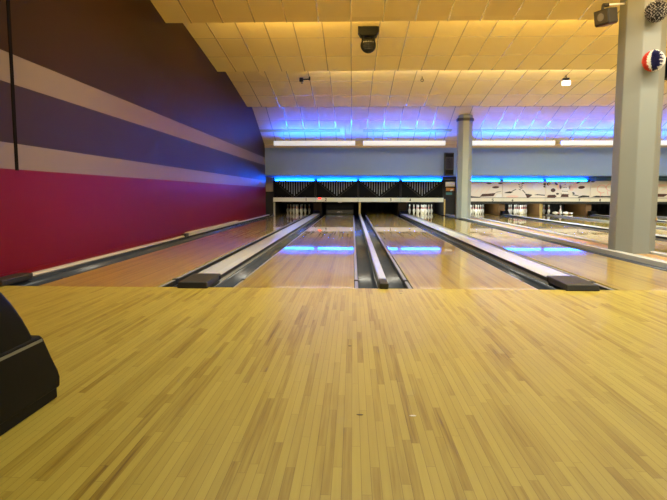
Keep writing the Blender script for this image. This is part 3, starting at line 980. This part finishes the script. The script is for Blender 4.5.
# floodlight on a white arm from the near pillar
t = thing('floodlight', 'dark square floodlight on a short white arm left of the near pillar top', 'floodlight', (3.345, 3.0, 3.165))
ry = Matrix.Rotation(math.radians(-62), 4, 'Z') @ Matrix.Rotation(math.radians(10), 4, 'X')
b = MB(); b.box(-0.115, 0.115, -0.09, 0.09, -0.095, 0.095, M['dkgrey']); hs = b.build('housing', t, bevel=0.012); hs.matrix_local = ry
b = MB(); b.box(-0.10, 0.10, -0.098, -0.09, -0.08, 0.08, M['ochregrey']); b.tube((0, -0.098, 0.0), (0, -0.104, 0.0), 0.05, M['glass'], 18)
b.build('lens', hs)
b = MB(); b.box(-0.10, 0.10, -0.08, 0.08, -0.105, -0.095, M['maroon']); b.build('base_plate', hs)
b = MB(); b.tube((-0.05, 0, 0.06), (-0.04, 0, 0.15), 0.02, M['dkgrey']); b.tube((-0.045, 0, 0.15), (0.03, 0.0, 0.155), 0.025, M['dkgrey']); b.build('bracket', t)
b = MB(); b.tube((0.0, 0.0, 0.155), (0.37, 0.22, 0.24), 0.014, M['white']); n = b.build('arm', t); n['label'] = 'white arm'
# loudspeaker on the right side of the near pillar
t = thing('loudspeaker', 'small black loudspeaker on the right side of the near pillar', 'loudspeaker', (4.24, 3.25, 2.55))
b = MB(); b.box(0.03, 0.20, -0.10, 0.12, -0.14, 0.14, M['black']); b.build('cabinet', t, bevel=0.01)
b = MB(); b.box(0.0, 0.03, -0.03, 0.03, -0.05, 0.05, M['dkgrey']); b.build('bracket', t)

# speaker on the bulkhead left of the far pillar
t = thing('bulkhead_speaker', 'dark grey tall loudspeaker on the bulkhead left of the far pillar', 'loudspeaker', (3.50, 16.25, 1.47))
b = MB(); b.box(-0.165, 0.165, -0.18, 0, 0.02, 0.84, M['dkgrey']); cabn = b.build('cabinet', t, bevel=0.015)
b = MB(); b.box(-0.14, 0.14, -0.19, -0.18, 0.68, 0.80, M['black']); b.build('tweeter_grille', cabn)
b = MB()
for k in range(5):
    b.box(-0.10 + 0.045 * k, -0.08 + 0.045 * k, -0.195, -0.18, 0.26, 0.64, M['black'])
b.build('louvre', cabn)
b = MB(); b.box(-0.14, 0.14, -0.19, -0.18, 0.06, 0.22, M['black']); b.build('lower_grille', cabn)
# control cabinet in the gap between the mask groups
t = thing('control_cabinet', 'dark cabinet with cream, orange and teal panels in the gap left of the far pillar', 'cabinet', (3.92, 18.05, -0.16))
b = MB(); b.box(-0.24, 0.16, 0, 0.5, 0, 1.50, M['backstage']); b.build('body', t)
b = MB(); b.box(-0.23, 0.15, -0.012, 0, 1.27, 1.46, M['creampanel']); n = b.build('top_panel', t); n['label'] = 'cream panel'
b = MB(); b.box(-0.2, 0.12, -0.012, 0, 1.10, 1.22, M['orange']); oval(b, 0.02, 1.13, 0.07, 0.03, -0.012, M['artwhite'], 0.3); n = b.build('middle_panel', t); n['label'] = 'orange panel with a white mark'
b = MB(); b.box(-0.2, 0.04, -0.012, 0, 0.94, 1.04, M['teal']); n = b.build('lower_panel', t); n['label'] = 'teal panel'
area('backstage_light', (3.8, 17.85, 1.42), 0.3, 0.1, 0.8, (1, 0.85, 0.5))

# ------------------------------------------------------------------ ceiling devices
t = thing('effect_light', 'black round-headed effect light hanging from the yellow ceiling', 'effect light', (0.285, 6.40, 4.0))
b = MB()
b.poly_prism([(-0.20, -0.12, 0.0), (0.20, -0.12, 0.0), (0.20, -0.12, -0.09), (0.15, -0.12, -0.17), (-0.15, -0.12, -0.17), (-0.20, -0.12, -0.09)], (0, 0.24, 0), M['black'])
b.build('base', t, bevel=0.012)
for sg in (-1, 1):
    b = MB(); b.box(min(sg * 0.09, sg * 0.13), max(sg * 0.09, sg * 0.13), -0.05, 0.05, -0.27, -0.16, M['black']); b.build('yoke_arm', t, bevel=0.008)
b = MB(); b.ball((0, 0, -0.325), 0.15, M['black'], 24, 14); head = b.build('head', t)
b = MB()
for k in range(-3, 4):
    for j in range(-2, 4):
        a, e2 = k * 0.22, j * 0.22 - 0.2
        d = Vector((math.sin(a) * math.cos(e2), -math.cos(a) * math.cos(e2), math.sin(e2)))
        b.ball(Vector((0, 0, -0.325)) + d * 0.148, 0.009 if j < 2 else 0.013, M['teel'] if j in (2,) else M['dkgrey'], 6, 4)  # one steel row imitates highlights across the dark head
n = b.build('lens_dots', head); n['kind'] = 'stuff'; n['label'] = 'small lens dots on the head, one row coloured as highlights'

t = thing('wall_projector', 'small dark bracketed device on the ceiling toward the left', 'ceiling device', (-1.28, 10.22, 3.78))
b = MB(); b.box(-0.12, -0.02, -0.06, 0.06, -0.06, 0.04, M['black']); b.build('body', t, bevel=0.01)
b = MB(); b.tube((-0.02, 0, 0.0), (0.15, 0, 0.01), 0.018, M['black']); b.box(0.12, 0.16, -0.02, 0.02, -0.02, 0.075, M['black']); b.build('arm', t)
b = MB(); b.ball((-0.05, -0.02, -0.09), 0.03, M['glass'], 10, 6); b.build('lens', t)
t = thing('ceiling_projector', 'small lit white projector under a dark bracket on the ceiling at right', 'projector', (5.47, 10.22, 3.80))
b = MB(); b.box(-0.11, 0.09, -0.06, 0.06, -0.20, -0.09, M['whitelamp']); b.build('body', t, bevel=0.015)
b = MB(); b.box(-0.09, 0.05, -0.06, 0.06, -0.06, -0.02, M['black']); b.tube((-0.02, 0, -0.1), (-0.02, 0, 0.06), 0.015, M['black']); b.build('bracket', t)
b = MB(); b.tube((0.03, -0.065, -0.15), (0.03, -0.06, -0.15), 0.02, M['dkgrey']); b.build('lens', t)
t = thing('ceiling_hook', 'small dark ring hook hanging from the ceiling right of the middle', 'hook', (1.78, 10.22, 3.81))
b = MB(); b.tube((0, 0, 0.03), (0, 0, -0.03), 0.008, M['black'], 6); b.build('stem', t)
b = MB()
for k in range(12):
    a0, a1 = 2 * PI * k / 12, 2 * PI * (k + 1) / 12
    b.tube((0.035 * math.cos(a0), 0, -0.065 + 0.035 * math.sin(a0)), (0.035 * math.cos(a1), 0, -0.065 + 0.035 * math.sin(a1)), 0.008, M['black'], 6)
b.build('ring', t)

# ------------------------------------------------------------------ ball return at the left edge
t = thing('ball_return', 'black moulded ball return hood on the approach at the left edge', 'ball return', (-1.556, -3.487, 0.0))
HW = 0.365


def hood_part(name, pts, x0, x1, m, bev):
    b = MB()
    b.poly_prism([(x0, y + 3.5, z) for y, z in pts], (x1 - x0, 0, 0), m)
    return b.build(name, t, bevel=bev, bseg=4)


hood_part('foot', [(-4.25, 0.0), (-2.752, 0.0), (-2.752, 0.06), (-4.25, 0.06)], -HW + 0.01, HW - 0.006, M['hood'], 0.006)
shell = hood_part('lower_shell', [(-4.28, 0.04), (-2.735, 0.04), (-2.732, 0.085), (-2.745, 0.115), (-2.79, 0.183), (-2.843, 0.272), (-2.862, 0.288), (-2.90, 0.288), (-4.28, 0.272)], -HW, HW, M['hood'], 0.012)
dome = [(-2.905, 0.27), (-2.905, 0.293), (-2.925, 0.325), (-2.962, 0.375), (-3.015, 0.436), (-3.075, 0.492), (-3.20, 0.585), (-3.36, 0.65), (-3.55, 0.665), (-3.9, 0.66), (-4.2, 0.60), (-4.26, 0.27)]
hood_part('dome', dome, -HW + 0.015, HW - 0.004, M['hood'], 0.02)
b = MB(); b.box(HW - 0.002, HW + 0.004, -0.78, 0.64, 0.262, 0.272, M['hoodline']); n = b.build('seam_strip', shell); n['label'] = 'thin grey seam strip'

# ------------------------------------------------------------------ specks on the approach
for x, y, r, m, lb, k in ((0.23, -2.88, 0.008, 'speck', 'small white scrap lying on the maple floor in front', 'scrap'), (0.406, -0.24, 0.006, 'dot', 'dark peg hole mark right of the narrow divider', 'mark'),
                       (-0.011, -1.905, 0.006, 'dot', 'dark chip mark in the middle of the maple floor', 'mark'), (0.031, -2.878, 0.007, 'dot', 'dark chip mark left of the white scrap', 'mark')):
    b = MB()
    pts = [(r * (1 + 0.5 * random.random()) * math.cos(a * PI / 3), r * 0.7 * math.sin(a * PI / 3)) for a in range(6)]
    b.poly_prism([(x + u * 1.4, y + v, 0.0003) for u, v in pts], (0, 0, 0.0015), M[m])
    tag(b.build('paper_scrap' if m == 'speck' else 'floor_chip'), lb, k)
